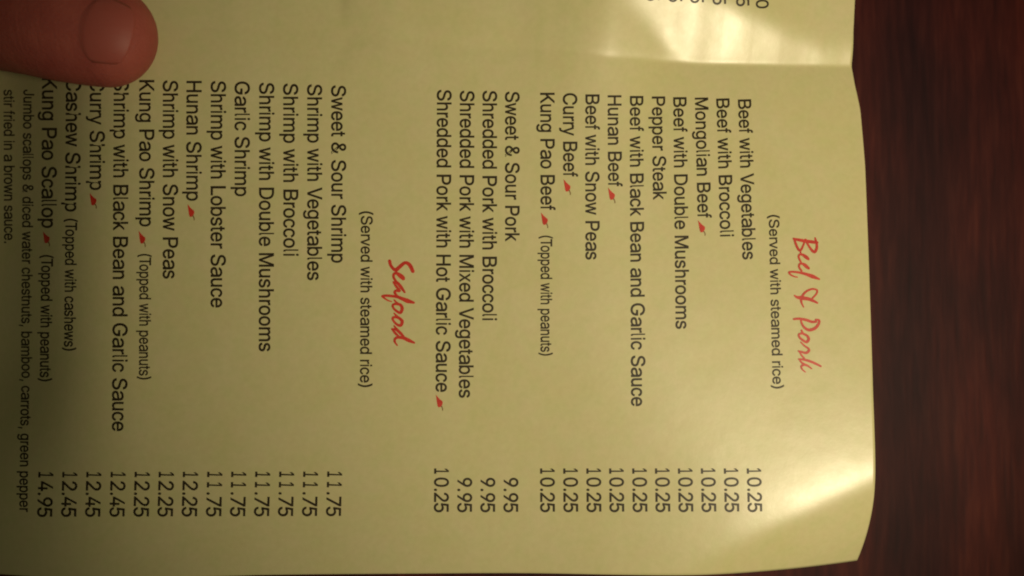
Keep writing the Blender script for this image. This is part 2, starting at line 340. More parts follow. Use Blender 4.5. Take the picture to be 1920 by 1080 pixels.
BEEF_PORK = [
    [[54.821, 9.972, 0.317], [55.842, 9.759, 0.454], [57.177, 9.541, 0.508], [58.608, 9.385, 0.492], [59.547, 9.266, 0.417]],
    [[59.182, 10.134, 0.283], [59.394, 9.264, 0.35], [59.44, 8.306, 0.408], [59.016, 7.474, 0.442], [58.531, 7.642, 0.423], [58.021, 8.288, 0.351], [57.52, 9.153, 0.312], [57.28, 9.847, 0.283]],
    [[57.19, 9.846, 0.25], [56.791, 8.883, 0.283], [56.304, 7.92, 0.322], [55.938, 7.699, 0.367], [55.596, 8.086, 0.389], [55.228, 8.95, 0.367], [54.936, 9.947, 0.3]],
    [[56.069, 7.614, 0.25], [56.225, 7.051, 0.267], [56.797, 6.84, 0.283], [57.406, 6.457, 0.3], [57.672, 5.982, 0.311], [57.131, 6.28, 0.322], [56.484, 6.837, 0.333], [55.906, 6.874, 0.317], [55.707, 6.352, 0.3], [56.033, 5.576, 0.283]],
    [[56.033, 5.576, 0.25], [56.284, 5.188, 0.267], [56.901, 5.021, 0.283], [57.416, 4.55, 0.3], [57.667, 4.163, 0.311], [57.058, 4.504, 0.322], [56.457, 5.06, 0.333], [55.879, 5.055, 0.317], [55.704, 4.448, 0.3], [56.182, 3.718, 0.283]],
    [[59.629, 2.149, 0.283], [58.316, 2.657, 0.617], [56.913, 3.12, 0.433], [55.681, 3.394, 0.35], [54.444, 3.521, 0.3], [53.642, 3.393, 0.283], [54.066, 2.88, 0.25], [54.764, 2.584, 0.217], [55.292, 2.485, 0.167]],
    [[59.073, -2.459, 0.283], [58.121, -1.992, 0.467], [57.25, -1.697, 0.517], [56.021, -1.534, 0.583], [55.144, -1.41, 0.417], [54.584, -1.071, 0.217]],
    [[56.023, -1.491, 0.417], [56.451, -0.716, 0.333], [57.226, -0.109, 0.3], [58.214, 0.216, 0.283], [59.091, 0.007, 0.283], [58.972, -0.699, 0.267], [58.139, -1.563, 0.25]],
    [[55.894, -1.406, 0.5], [55.902, -2.348, 0.3], [56.305, -3.288, 0.183]],
    [[54.284, -5.604, 0.3], [55.34, -5.531, 0.363], [56.735, -5.763, 0.408], [57.775, -6.1, 0.408], [58.654, -6.097, 0.333]],
    [[58.626, -5.713, 0.3], [59.281, -5.838, 0.329], [59.089, -6.607, 0.393], [58.337, -7.376, 0.445], [57.184, -7.679, 0.438], [56.327, -7.214, 0.371], [55.831, -6.449, 0.293], [55.682, -5.768, 0.25]],
    [[55.736, -7.769, 0.283], [56.019, -8.363, 0.33], [56.789, -8.785, 0.372], [57.07, -9.421, 0.4], [56.654, -9.974, 0.398], [55.967, -9.679, 0.352], [55.291, -9.087, 0.317], [55.181, -8.535, 0.289], [55.756, -8.364, 0.291], [56.448, -8.574, 0.3]],
    [[55.517, -10.019, 0.2], [56.189, -10.695, 0.256], [56.91, -11.202, 0.311], [57.024, -11.625, 0.367], [56.483, -12.049, 0.367], [55.618, -11.882, 0.333], [55.015, -11.714, 0.267]],
    [[55.141, -11.84, 0.217], [55.592, -12.558, 0.25], [56.05, -13.064, 0.25]],
    [[59.206, -14.577, 0.3], [57.971, -13.972, 0.367], [56.771, -13.527, 0.383], [55.822, -13.317, 0.333], [54.955, -13.234, 0.217]],
    [[55.043, -13.234, 0.217], [55.454, -13.824, 0.283], [56.046, -14.244, 0.367], [56.73, -14.539, 0.3], [57.404, -15.043, 0.2]],
    [[56.044, -14.287, 0.3], [55.424, -14.582, 0.283], [55.574, -15.171, 0.233], [56.162, -15.676, 0.167]],
]
SEAFOOD = [
    [[-18.553, 2.984, 0.5], [-18.956, 3.853, 0.55], [-19.431, 4.413, 0.517], [-20.051, 4.549, 0.45], [-20.706, 4.07, 0.5], [-21.277, 3.542, 0.517], [-21.727, 3.207, 0.55], [-22.264, 3.534, 0.417], [-22.68, 4.111, 0.417], [-22.868, 4.855, 0.467]],
    [[-21.728, 3.331, 0.3], [-21.558, 2.71, 0.325], [-20.938, 2.409, 0.35], [-20.316, 1.891, 0.367], [-20.313, 1.518, 0.383], [-20.934, 1.969, 0.383], [-21.515, 2.545, 0.383], [-22.049, 2.458, 0.367], [-22.101, 1.836, 0.35], [-21.708, 1.176, 0.342], [-21.335, 0.764, 0.333]],
    [[-22.117, 0.924, 0.283], [-21.417, 0.805, 0.433], [-20.753, 0.064, 0.467], [-20.044, -0.926, 0.283]],
    [[-22.117, 0.924, 0.283], [-21.575, 0.099, 0.363], [-20.952, -0.684, 0.363], [-21.61, -0.647, 0.357], [-21.877, -1.021, 0.36], [-21.395, -1.68, 0.333]],
    [[-18.339, -2.863, 0.333], [-19.495, -2.538, 0.65], [-20.569, -2.114, 0.5], [-21.311, -1.821, 0.417], [-22.216, -1.686, 0.383], [-23.366, -1.594, 0.367], [-24.185, -1.698, 0.283], [-23.689, -2.108, 0.25], [-23.112, -2.477, 0.217], [-22.412, -2.696, 0.133]],
    [[-21.963, -2.388, 0.2], [-21.383, -3.005, 0.344], [-20.722, -3.374, 0.433], [-20.469, -4.034, 0.467], [-20.792, -4.739, 0.422], [-21.369, -4.535, 0.367], [-22.031, -3.96, 0.3], [-22.217, -3.382, 0.322], [-21.792, -3.131, 0.344], [-21.217, -3.169, 0.367]],
    [[-21.94, -4.869, 0.2], [-21.36, -5.486, 0.344], [-20.698, -6.021, 0.433], [-20.448, -6.433, 0.467], [-20.688, -7.096, 0.422], [-21.264, -7.015, 0.367], [-21.926, -6.439, 0.3], [-22.219, -5.78, 0.322], [-21.729, -5.571, 0.344], [-21.194, -5.692, 0.367]],
    [[-21.919, -7.183, 0.2], [-21.337, -7.966, 0.417], [-20.674, -8.624, 0.433], [-20.136, -9.176, 0.283]],
    [[-22.323, -7.804, 0.233], [-21.749, -7.843, 0.383], [-21.337, -7.966, 0.333]],
    [[-22.323, -7.763, 0.233], [-21.742, -8.504, 0.367], [-21.08, -9.162, 0.3]],
    [[-18.193, -10.328, 0.283], [-19.184, -9.901, 0.533], [-20.174, -9.449, 0.483], [-21.16, -9.344, 0.383], [-21.691, -9.577, 0.35], [-21.793, -10.113, 0.317], [-21.311, -10.83, 0.183]],
]
EDGE = [[69.084, 58.696], [68.961, 52.154], [69.241, 46.269], [69.622, 41.565], [70.304, 36.514], [70.439, 24.952], [69.794, 2.582], [69.166, -19.946], [68.89, -37.175]]
BOTTOM = [[-93.301, -53.26], [-46.535, -52.725], [0.273, -53.101], [49.214, -53.611]]


# ---------------------------------------------------------------- menu
menu = empty('menu', (0, 0, 0))
tag(menu, 'folded pale paper takeout menu listing beef, pork and seafood dishes', 'menu')

ey = [p[1] for p in EDGE][::-1]; ex = [p[0] for p in EDGE][::-1]
def edge_x(y):
    if y > ey[-1]: return ex[-1] + 0.05 * (y - ey[-1])
    if y < ey[0]: return ex[0] + 0.03 * (ey[0] - y)
    return float(np.interp(y, ey, ex))
bx = [p[0] for p in BOTTOM]; by_ = [p[1] for p in BOTTOM]
def bottom_y(x): return float(np.interp(x, bx, by_))
cols = [i / 100 * 0.32 for i in range(100)]
cols = list(np.linspace(0, 0.30, 40, endpoint=False)) + list(np.linspace(0.30, 1, 330))
rows = list(np.linspace(-53.6, 40, 190, endpoint=False)) + list(np.linspace(40, 60, 80, endpoint=False)) + list(np.linspace(60, 138, 40))
# smooth edge
ys_ = np.array(rows); xe = np.array([edge_x(y) for y in rows])
ker = np.exp(-np.linspace(-2, 2, 9) ** 2); ker /= ker.sum()
xe_s = np.convolve(np.pad(xe, 4, mode='edge'), ker, 'valid')
PX = np.zeros((len(rows), len(cols))); PY = np.zeros_like(PX)
for j, y in enumerate(rows):
    for i, c in enumerate(cols):
        x = -148 + c * (xe_s[j] + 148)
        PX[j, i] = x
        f = max(0.0, 1 - (y + 53.6) / 25)
        PY[j, i] = y + f * (bottom_y(x) + 53.6)
PZ = relief(PX, PY)
verts = [(PX[j, i], PY[j, i], PZ[j, i]) for j in range(len(rows)) for i in range(len(cols))]
n = len(cols)
faces = [(j * n + i, j * n + i + 1, (j + 1) * n + i + 1, (j + 1) * n + i) for j in range(len(rows) - 1) for i in range(n - 1)]
sheet = mesh_obj('paper_sheet', verts, faces, paper, menu, True)
sol = sheet.modifiers.new('thickness', 'SOLIDIFY'); sol.thickness = 0.13 * MM; sol.offset = -1

def up_facing(verts, faces):
    res = []
    for f in faces:
        a, b, c = verts[f[0]], verts[f[1]], verts[f[2]]
        res.append(f if (b[0] - a[0]) * (c[1] - a[1]) - (b[1] - a[1]) * (c[0] - a[0]) >= 0 else tuple(reversed(f)))
    return res
def outline_strip(loop, w, base):
    # a narrow mitred band along a letter's outline, for ink spread
    n_ = len(loop); vs = []
    for i in range(n_):
        a, b, c = loop[i - 1], loop[i], loop[(i + 1) % n_]
        d1 = (b - a).normalized(); d2 = (c - b).normalized()
        m = Vector((d1.y + d2.y, -d1.x - d2.x, 0))
        m = m / max(0.8, m.length_squared / 2) if m.length > 0.1 else Vector((d1.y, -d1.x, 0))
        vs += [(b.x + m.x * w, b.y + m.y * w), (b.x - m.x * w, b.y - m.y * w)]
    fs = []
    for i in range(n_):
        j = (i + 1) % n_
        fs.append((base + 2 * i, base + 2 * j, base + 2 * j + 1, base + 2 * i + 1))
    return vs, fs
LIFT = 0.035
WEIGHT = 16.0
GLYPHS = {}
for ln in '''A 667 14 0,279 718,386 718,654 0,557 0,402 426,392 456,381 488,369 525,356 567,340 618,323 674,342 674,325 616,309 567,296 523,283 487,273 454,265 426,113 0/149 200,149 281,521 281,521 200
B 667 74 0,74 718,354 718,405 715,451 707,490 693,522 673,548 650,570 623,584 594,593 561,596 528,595 498,588 474,579 451,565 433,550 416,531 403,511 392,490 384,468 377,468 370,493 367,517 358,542 346,565 330,585 310,602 286,616 260,624 227,627 192,624 157,615 124,599 95,578 68,550 44,513 25,471 11,420 3,363 0/174 80,360 80,415 85,459 95,491 113,513 135,527 162,530 193,528 216,522 238,510 260,496 278,476 295,454 308,428 317,397 323,364 326,174 326/174 402,349 402,377 405,403 409,426 418,448 429,466 443,480 460,491 480,499 501,500 525,496 554,485 581,465 605,435 623,398 633,352 638,174 638
C 722 378 -10,316 -4,259 10,206 35,160 69,120 111,88 162,63 221,50 286,44 358,50 430,63 497,88 554,120 605,160 647,206 683,259 707,316 722,378 728,416 725,452 721,485 711,518 700,549 684,577 664,602 643,625 618,644 590,660 560,672 526,681 491,585 491,579 515,569 536,557 557,544 574,528 590,510 604,491 616,471 626,449 633,426 639,403 642,378 643,334 639,293 628,256 609,222 584,193 552,169 513,151 468,141 416,137 358,141 300,151 250,169 205,193 165,222 133,256 107,294 89,334 79,378 75,403 76,426 79,449 85,471 92,491 102,510 114,528 127,544 144,557 161,569 181,579 203,585 226,681 226,672 190,660 158,644 128,625 100,603 75,577 54,549 34,519 18,487 7,452 -3,416 -8
D 722 316 0,134 0,134 80,310 80,367 85,417 96,462 114,498 140,528 172,552 210,568 255,578 305,581 360,578 415,568 464,552 509,529 547,500 578,465 604,422 622,373 633,318 638,130 638,130 718,324 718,395 712,457 698,513 674,560 642,600 601,631 552,655 495,668 432,674 360,668 289,655 224,631 168,599 117,559 76,510 44,453 20,388 4|177 718,177 0,81 0,81 718
G 778 394 -10,327 -4,267 10,212 35,166 69,125 111,92 164,68 221,53 286,48 358,53 430,68 497,92 554,125 605,164 647,212 683,265 707,324 722,388 728,427 725,465 719,501 711,535 697,567 681,596 662,623 639,646 615,665 587,682 557,694 526,703 492,603 492,594 515,584 535,572 554,558 573,543 588,525 602,507 615,486 625,463 632,440 639,415 642,388 643,344 639,303 628,264 609,229 584,200 553,176 513,158 468,148 416,143 358,148 300,158 250,176 205,200 165,231 134,265 107,305 89,347 79,394 75,434 78,474 86,508 100,538 120,564 144,585 174,602 207,611 244,614 285,643 281,415 281,415 361,709 361,709 282,704 226,691 175,668 128,638 87,600 54,557 27,507 7,452 -6
H 722 77 0,77 718,170 718,170 408,553 408,553 718,646 718,646 0,553 0,553 327,170 327,170 0
J 500 223 -10,166 -3,116 16,74 47,43 89,24 141,17 205,17 244,105 244,105 205,108 165,119 131,138 104,161 86,189 75,223 71,256 75,284 86,309 104,326 131,337 165,341 205,341 718,428 718,428 205,423 141,404 89,371 47,329 16,280 -3
K 667 76 0,76 718,174 718,174 471,173 317,174 272,174 0/142 205,142 305,161 326,179 347,195 368,213 388,230 408,248 427,268 447,286 467,305 485,535 718,661 718,334 389,330 389|547 0,269 365,330 436,663 0
L 556 76 0,76 718,176 718,176 80,537 80,537 0
M 833 73 0,73 718,198 718,367 264,380 224,397 174,413 118,428 69,408 69,422 117,439 171,455 223,468 264,636 718,761 718,761 0,674 0,674 410,674 461,676 521,677 583,678 645,687 645,680 622,673 600,666 577,645 512,624 454,609 410,455 0,379 0,222 410,207 453,188 509,166 576,143 645,153 645,154 587,156 525,157 463,157 410,157 0
P 667 86 0,86 718,355 718,412 714,462 704,504 687,541 664,570 638,593 607,608 570,619 532,622 491,619 449,608 410,593 374,570 343,541 315,504 292,462 275,412 265,355 262,186 262,186 0/186 341,352 341,389 344,422 350,450 361,473 375,491 394,505 415,514 437,521 463,522 491,521 518,514 543,505 567,491 587,473 604,450 619,422 629,389 636,350 638,186 638
S 667 336 -13,280 -10,231 -1,188 13,148 32,115 56,89 85,69 117,55 154,49 193,151 193,157 166,166 144,180 124,200 107,222 93,247 83,276 75,305 71,336 69,370 71,402 76,432 85,458 97,480 111,498 130,512 150,521 172,524 196,521 217,515 237,503 252,487 267,469 278,447 289,422 298,396 306,368 313,274 337,214 357,163 379,123 408,94 442,77 481,71 525,74 564,86 600,106 632,132 660,165 683,203 702,245 717,291 725,341 728,390 725,436 717,478 702,515 683,546 660,572 633,592 602,605 568,609 533,510 533,503 567,484 594,456 616,422 633,382 643,338 647,305 645,276 640,248 632,225 621,205 607,189 590,177 571,171 552,168 530,171 506,179 487,193 471,209 457,230 444,251 434,274 426,296 419,318 413,398 394,421 388,446 381,472 372,497 361,521 350,544 336,564 319,583 300,600 279,611 254,618 227,620 196,617 158,606 123,586 90,561 61,529 35,489 16,444 0,393 -10
T 611 14 638,14 718,597 718,597 638,355 638,355 0,258 0,258 638
V 667 284 0,20 718,115 718,267 291,277 264,288 231,299 193,313 150,329 100,345 44,327 44,344 100,358 151,372 195,385 233,395 264,404 291,552 718,647 718,388 0
a 556 245 -13,208 -10,173 -4,139 7,110 21,84 41,65 63,49 89,39 118,36 152,39 181,46 206,57 227,73 245,91 260,113 272,136 282,162 291,189 298,218 302,247 306,274 310,364 320,385 323,401 326,414 331,424 339,429 347,432 360,430 384,425 402,417 419,406 433,392 444,374 454,353 461,329 466,303 467,274 466,250 461,227 454,208 446,192 436,178 425,165 412,155 399,149 387,54 410,70 442,91 467,115 488,141 505,171 519,202 529,234 536,266 540,300 542,322 542,347 539,372 535,398 529,424 521,448 508,470 494,490 474,506 451,519 425,527 392,530 354,530 0,433 0,433 73,425 73,417 61,406 48,393 35,377 23,356 11,334 1,308 -6,279 -10/261 63,297 66,327 72,355 83,377 96,396 113,411 131,422 152,429 172,432 195,432 268,425 264,417 260,404 257,392 254,376 251,359 248,310 241,269 237,247 234,224 230,203 224,184 216,168 207,153 196,144 183,137 166,136 148,137 131,142 116,152 102,163 90,179 80,197 73,216 68,239 65
b 556 298 -11,269 -10,243 -4,220 6,202 17,186 30,174 44,163 58,153 71,147 83,138 83,138 0,58 0,58 718,141 718,141 450,147 450,153 461,163 474,172 488,186 501,201 513,219 526,242 535,268 540,298 542,339 539,377 528,412 509,442 482,468 451,490 413,505 368,514 320,517 267,514 213,505 164,490 118,469 80,443 48,412 23,378 4,340 -8/285 66,315 69,343 78,366 93,386 113,403 137,416 165,426 196,431 230,433 267,431 303,426 337,416 368,404 396,388 420,367 439,343 454,317 463,285 466,255 463,228 454,205 440,186 422,168 398,156 371,147 340,141 305,140 267,141 229,147 195,156 162,170 134,186 110,206 92,230 78,255 69
c 500 265 -11,220 -7,179 4,143 23,110 49,82 82,60 120,44 164,34 212,30 264,34 317,44 367,60 410,82 449,110 481,143 508,179 528,220 539,265 542,291 542,314 537,337 532,359 523,379 513,398 502,416 488,432 473,446 454,458 434,467 413,476 391,395 370,391 384,385 396,378 408,370 419,362 429,351 439,338 446,326 453,313 458,298 463,283 464,265 466,234 463,205 453,181 437,160 418,144 392,131 364,122 333,117 299,114 264,117 230,122 196,131 165,144 137,160 113,181 93,205 78,234 69,265 65,283 66,299 69,314 73,328 78,340 85,352 93,363 103,371 113,381 126,387 138,393 151,397 165,477 144,469 121,459 99,447 79,434 61,417 45,400 30,381 17,360 7,338 -1,315 -7,291 -10
d 556 256 -11,215 -8,176 4,141 23,111 48,84 80,64 118,47 164,38 213,35 267,38 320,47 368,64 413,84 451,111 482,142 509,176 528,215 539,257 542,288 540,314 535,336 526,355 513,370 501,382 488,393 474,402 461,408 450,415 450,415 718,499 718,499 0,418 0,418 83,410 83,402 71,393 58,382 44,369 30,353 17,334 6,312 -4,286 -10/270 66,299 69,326 78,349 92,370 110,386 134,399 162,408 195,414 229,417 267,414 305,408 340,400 371,386 398,370 422,349 440,326 454,300 463,270 466,238 463,211 454,187 439,167 420,150 396,137 368,128 337,123 303,120 267,123 230,128 196,138 165,150 137,167 113,187 93,211 78,238 69
e 556 291 -11,242 -7,197 4,157 23,122 49,94 82,71 120,54 164,44 212,40 264,43 316,54 364,70 409,92 447,121 480,154 506,193 526,235 539,282 542,311 540,339 536,368 528,395 516,420 501,443 481,464 457,482 430,496 398,508 361,515 320,516 274,516 238,98 238,98 312,469 312,430 285,427 319,421 350,413 379,399 403,383 425,363 443,339 456,313 463,282 466,250 463,224 456,198 442,177 425,160 403,146 381,136 354,129 326,128 298,128 251,130 213,136 179,147 150,163 124,183 103,205 86,231 75,260 68,291 65,313 66,332 69,351 75,366 82,382 92,395 103,407 116,416 131,424 148,508 128,498 102,484 78,465 55,444 37,419 20,392 6,361 -4,327 -10
f 278 92 0,92 609,94 638,99 663,108 686,120 704,133 719,149 732,167 741,185 746,203 748,218 748,230 746,240 743,249 741,257 738,262 735,245 660,233 666,226 667,219 669,212 669,194 666,179 660,169 649,162 633,157 614,156 591,156 0|246 535,246 461,14 461,14 535
g 556 275 -213,238 -210,206 -206,176 -197,149 -186,126 -172,105 -155,89 -137,74 -118,63 -97,131 -58,139 -69,149 -80,160 -93,172 -104,187 -116,203 -124,223 -131,248 -135,275 -137,314 -134,348 -123,377 -106,399 -82,412 -48,416 -8,416 96,409 96,403 85,393 72,384 58,370 45,355 32,336 23,314 14,289 8,259 7,218 10,181 20,147 38,116 61,90 92,69 127,52 169,43 217,40 269,43 323,52 371,69 413,90 451,116 482,146 509,181 528,219 539,260 542,290 540,316 535,337 526,356 515,373 502,385 488,396 474,404 461,412 450,419 450,419 535,499 535,499 -13,496 -56,487 -95,469 -127,447 -154,420 -175,389 -192,354 -203,316 -210/272 83,302 86,328 93,352 106,371 123,388 145,401 171,411 200,416 234,418 272,416 309,411 341,401 372,389 399,373 422,352 440,329 454,302 463,272 466,241 463,215 454,191 440,170 420,154 398,142 370,132 340,127 308,124 272,127 236,132 203,142 174,154 147,172 124,191 107,215 93,242 86
h 556 159 320,159 0,76 0,76 718,159 718,159 405,143 405,162 450,184 485,211 511,243 528,277 539,314 542,348 540,379 532,406 521,431 502,451 480,469 453,481 420,488 382,491 339,491 0,408 0,408 331,404 371,394 403,376 429,353 449,324 460,290 464,266 463,244 457,223 447,204 434,189 419,176 399,166 375,161 350
i 222 79 0,79 535,143 535,143 0|112 625,100 626,90 632,80 642,73 653,69 666,67 681,69 697,73 711,80 722,90 731,100 736,112 739,123 736,133 731,143 722,150 711,154 697,155 681,154 666,150 653,143 642,133 632,123 626
k 500 67 0,67 718,150 718,150 0/145 193,145 299,160 299,381 535,485 535,245 281,236 281|395 0,196 262,255 323,501 0
l 222 126 -3,108 0,93 11,81 28,73 52,68 83,67 118,67 718,109 718,109 140,109 117,111 100,113 87,117 80,123 75,131 73,141 75,147 76,155 4,142 -1,136 -3,132 -3
m 833 65 0,65 535,147 535,147 416,142 416,150 443,161 467,175 488,192 505,212 519,231 530,252 539,275 543,297 544,333 540,365 529,392 509,414 482,430 451,439 416,427 416,435 440,446 464,462 484,480 502,499 516,523 529,547 537,573 543,601 544,631 543,659 536,685 525,709 509,730 488,747 463,759 433,766 399,769 360,769 0,684 0,684 358,680 394,668 420,652 442,628 456,603 464,576 466,552 464,532 460,513 451,498 440,484 426,473 409,466 391,460 371,459 348,459 0,374 0,374 367,371 395,361 419,344 439,323 454,298 463,269 466,249 464,230 460,212 451,194 440,180 426,167 408,157 387,152 363,150 336,150 0
n 556 150 320,150 0,65 0,65 535,148 535,148 405,134 405,153 450,176 485,204 511,236 528,271 539,309 542,344 540,376 532,404 521,429 502,450 480,469 453,481 420,488 382,491 339,491 0,406 0,406 331,401 371,392 403,373 429,349 449,320 460,285 464,260 463,237 457,216 447,197 434,181 419,167 399,157 375,152 350
o 556 277 -11,231 -7,189 4,151 23,118 49,88 82,66 120,49 164,39 212,35 264,39 317,49 367,66 410,88 449,118 481,151 508,189 528,231 539,277 542,325 539,367 528,406 508,440 481,468 449,490 410,507 367,518 317,521 264,518 212,507 164,490 120,468 82,440 49,406 23,367 4,325 -7/277 65,311 69,340 78,366 93,387 113,405 137,417 165,427 196,433 230,434 264,433 299,427 333,417 364,405 392,387 418,366 437,340 453,311 463,277 466,245 463,216 453,190 437,169 418,153 392,139 364,130 333,125 299,122 264,125 230,130 196,139 165,153 137,169 113,190 93,216 78,245 69
p 556 58 -202,58 535,138 535,138 450,147 450,153 461,163 474,172 488,186 501,201 513,219 526,242 535,268 540,298 542,339 539,377 528,412 509,442 482,468 451,490 413,505 368,514 320,517 267,514 213,505 164,490 118,469 80,443 48,412 23,378 4,340 -8,298 -11,269 -10,243 -4,221 6,202 17,186 30,174 44,163 58,155 71,147 83,141 83,141 -202/285 66,315 69,343 78,366 93,386 113,403 137,416 165,426 196,431 230,433 267,431 303,426 337,416 368,404 396,388 420,367 439,343 454,317 463,285 466,255 463,228 454,205 440,186 422,168 398,156 371,147 340,141 305,140 267,141 229,147 195,156 162,170 134,186 110,206 92,230 78,255 69
r 333 77 0,77 535,156 535,156 453,160 453,172 478,190 499,210 518,235 532,262 540,292 543,313 542,332 542,332 454,315 457,305 458,294 460,284 460,261 457,239 453,219 444,202 432,187 418,175 401,166 379,160 358,159 334,159 0
s 500 246 -11,209 -10,174 -4,143 4,115 17,91 34,70 54,53 76,39 103,32 133,117 151,127 123,142 102,161 85,186 73,214 66,244 63,281 66,312 75,337 87,357 104,367 124,372 145,369 162,363 178,351 192,335 203,315 212,290 219,197 240,152 254,114 271,85 293,64 320,53 351,48 387,51 416,60 443,74 468,95 489,118 508,148 522,180 533,215 540,253 542,290 540,322 535,351 525,376 512,398 497,417 478,432 457,445 434,454 409,372 391,363 410,351 429,335 446,313 458,287 467,253 470,222 467,195 460,171 447,154 430,142 412,139 391,140 372,148 357,161 343,178 331,202 323,231 315,315 295,361 282,400 264,427 241,448 216,460 185,464 151,461 120,452 92,436 66,416 44,391 25,360 8,325 -3,287 -10
t 278 83 664,155 664,155 138,156 117,160 99,167 86,176 78,190 72,207 71,224 72,244 76,257 3,250 0,242 -3,232 -4,223 -4,214 -6,204 -6,169 -1,140 10,115 30,97 58,87 90,83 131|246 535,246 461,14 461,14 535
u 556 247 -7,213 -4,182 3,154 16,129 32,108 55,90 83,78 116,69 154,68 196,68 535,152 535,152 203,155 165,166 133,184 106,208 86,237 75,272 71,297 72,319 78,339 87,359 100,374 117,387 137,396 159,403 186,405 216,405 535,489 535,489 0,407 0,407 130,420 130,402 85,378 49,351 24,319 7,284 -4
v 500 208 0,8 535,100 535,210 219,221 186,231 155,240 123,249 90,257 59,266 30,236 30,246 59,254 90,262 123,271 155,280 186,291 219,402 535,492 535,294 0
w 722 167 0,14 535,99 535,160 302,170 268,179 231,188 193,198 151,207 106,216 58,203 58,212 104,222 148,231 190,239 230,248 267,258 302,319 535,404 535,465 302,473 267,483 230,492 192,500 150,509 106,519 58,504 58,515 106,524 150,533 190,543 230,552 267,561 302,622 535,709 535,555 0,473 0,408 243,389 317,383 343,376 370,371 395,352 477,371 477,352 395,334 317,327 292,320 267,314 243,248 0
x 500 11 0,224 308,224 241,22 535,123 535,190 432,207 405,223 381,236 357,248 334,263 312,275 291,230 291,244 312,257 334,268 357,281 381,297 405,312 432,382 535,481 535,278 238,278 302,490 0,389 0,309 120,292 145,278 169,265 192,253 214,240 236,227 257,273 257,258 236,247 214,234 192,223 169,209 145,192 120,110 0
y 500 52 -196,70 -121,84 -123,100 -126,115 -127,128 -126,141 -121,153 -114,164 -104,174 -90,184 -72,192 -51,208 -1,11 535,101 535,211 219,222 186,231 154,241 123,249 90,257 59,266 30,236 30,245 59,253 90,261 123,270 155,280 186,291 219,400 535,489 535,264 -82,253 -109,241 -131,227 -151,211 -168,195 -181,176 -192,157 -199,135 -203,111 -205,99 -205,87 -203,76 -202,65 -200,58 -197
1 556 265 718,265 0,212 0,212 632,109 505,109 602,201 718|101 0,101 78,359 78,359 0
2 556 26 0,26 66,278 323,304 350,328 375,349 398,366 420,380 440,392 461,399 481,403 502,405 523,403 549,397 571,387 591,372 608,356 622,335 633,313 642,288 646,263 649,235 646,210 640,186 631,167 618,150 602,137 583,127 561,121 537,119 511,29 511,32 552,42 590,59 623,82 655,110 680,143 700,180 715,221 724,264 728,307 724,347 715,384 701,417 680,443 656,466 628,482 597,492 561,495 525,494 499,489 474,480 449,469 422,451 395,429 365,400 331,366 295,326 254,158 85,158 80,507 80,507 0
4 556 25 148,25 223,301 718,387 718,117 234,117 230,523 230,523 148|348 0,348 171,348 206,348 449,430 449,430 0
5 556 266 -10,224 -7,185 1,148 16,116 35,89 58,65 85,48 116,36 148,32 183,122 183,127 162,134 144,146 126,160 110,178 96,197 85,218 76,242 72,266 71,296 72,322 79,347 90,368 106,387 126,402 147,414 172,419 199,422 229,419 258,412 286,402 312,386 334,367 354,345 370,319 381,291 388,262 391,237 389,213 385,188 378,166 370,147 360,131 347,42 357,84 718,478 718,478 638,165 638,140 425,160 439,181 449,204 458,227 466,253 470,278 471,312 468,344 463,373 453,400 439,425 422,447 402,466 379,483 354,497 326,507 296,513 264,514 230,510 186,499 144,482 107,457 73,428 45,395 21,355 4,313 -6
7 556 89 0,423 632,423 638,37 638,37 718,523 718,523 633,189 0
8 556 277 -10,232 -7,190 1,153 16,119 35,92 59,68 87,52 118,41 154,38 190,39 220,46 248,56 275,70 299,86 322,105 340,127 355,151 367,177 374,144 389,116 408,94 434,76 466,67 499,63 536,67 571,75 605,90 635,112 662,137 684,167 702,200 717,237 725,277 728,317 725,354 717,387 702,417 684,442 662,462 635,479 605,487 571,491 536,487 499,477 466,459 434,437 408,410 389,378 377,404 367,426 355,448 340,468 322,484 299,498 275,509 248,514 220,517 190,513 154,503 118,485 87,463 59,435 35,402 16,363 1,322 -7/277 69,307 71,333 76,358 85,378 97,396 111,410 128,421 150,426 171,429 196,426 221,420 244,409 267,395 285,376 300,355 315,330 324,306 330,277 331,249 330,223 324,199 315,178 300,159 285,145 267,134 244,127 221,124 196,127 171,133 150,144 128,157 111,175 97,196 85,221 76,248 71/277 409,302 410,323 415,343 423,361 434,376 449,388 466,398 485,403 506,404 530,403 553,398 574,389 592,377 609,362 623,344 633,323 642,302 647,277 649,252 647,230 642,210 633,192 623,177 609,166 592,156 574,151 553,149 530,151 506,156 485,166 466,178 449,193 434,211 423,232 415,253 410
9 556 277 728,321 724,363 714,399 697,433 674,460 646,484 612,501 576,511 533,514 489,511 454,504 418,491 381,470 339,443 292,407 237,240 0,138 0,386 350,395 350,388 336,377 323,366 312,353 302,338 292,322 285,305 279,286 275,266 275,222 278,183 286,148 302,118 323,91 348,70 379,54 415,45 453,42 497,45 539,55 580,72 615,96 647,123 676,157 697,193 714,234 724/277 649,250 647,225 640,202 629,181 614,164 597,149 574,139 550,133 525,131 497,133 467,139 442,149 416,164 395,181 378,202 363,225 353,250 346,277 343,305 346,331 351,354 363,375 377,392 395,405 416,417 440,423 466,424 494,423 523,417 550,405 574,392 595,375 614,354 629,331 640,305 647
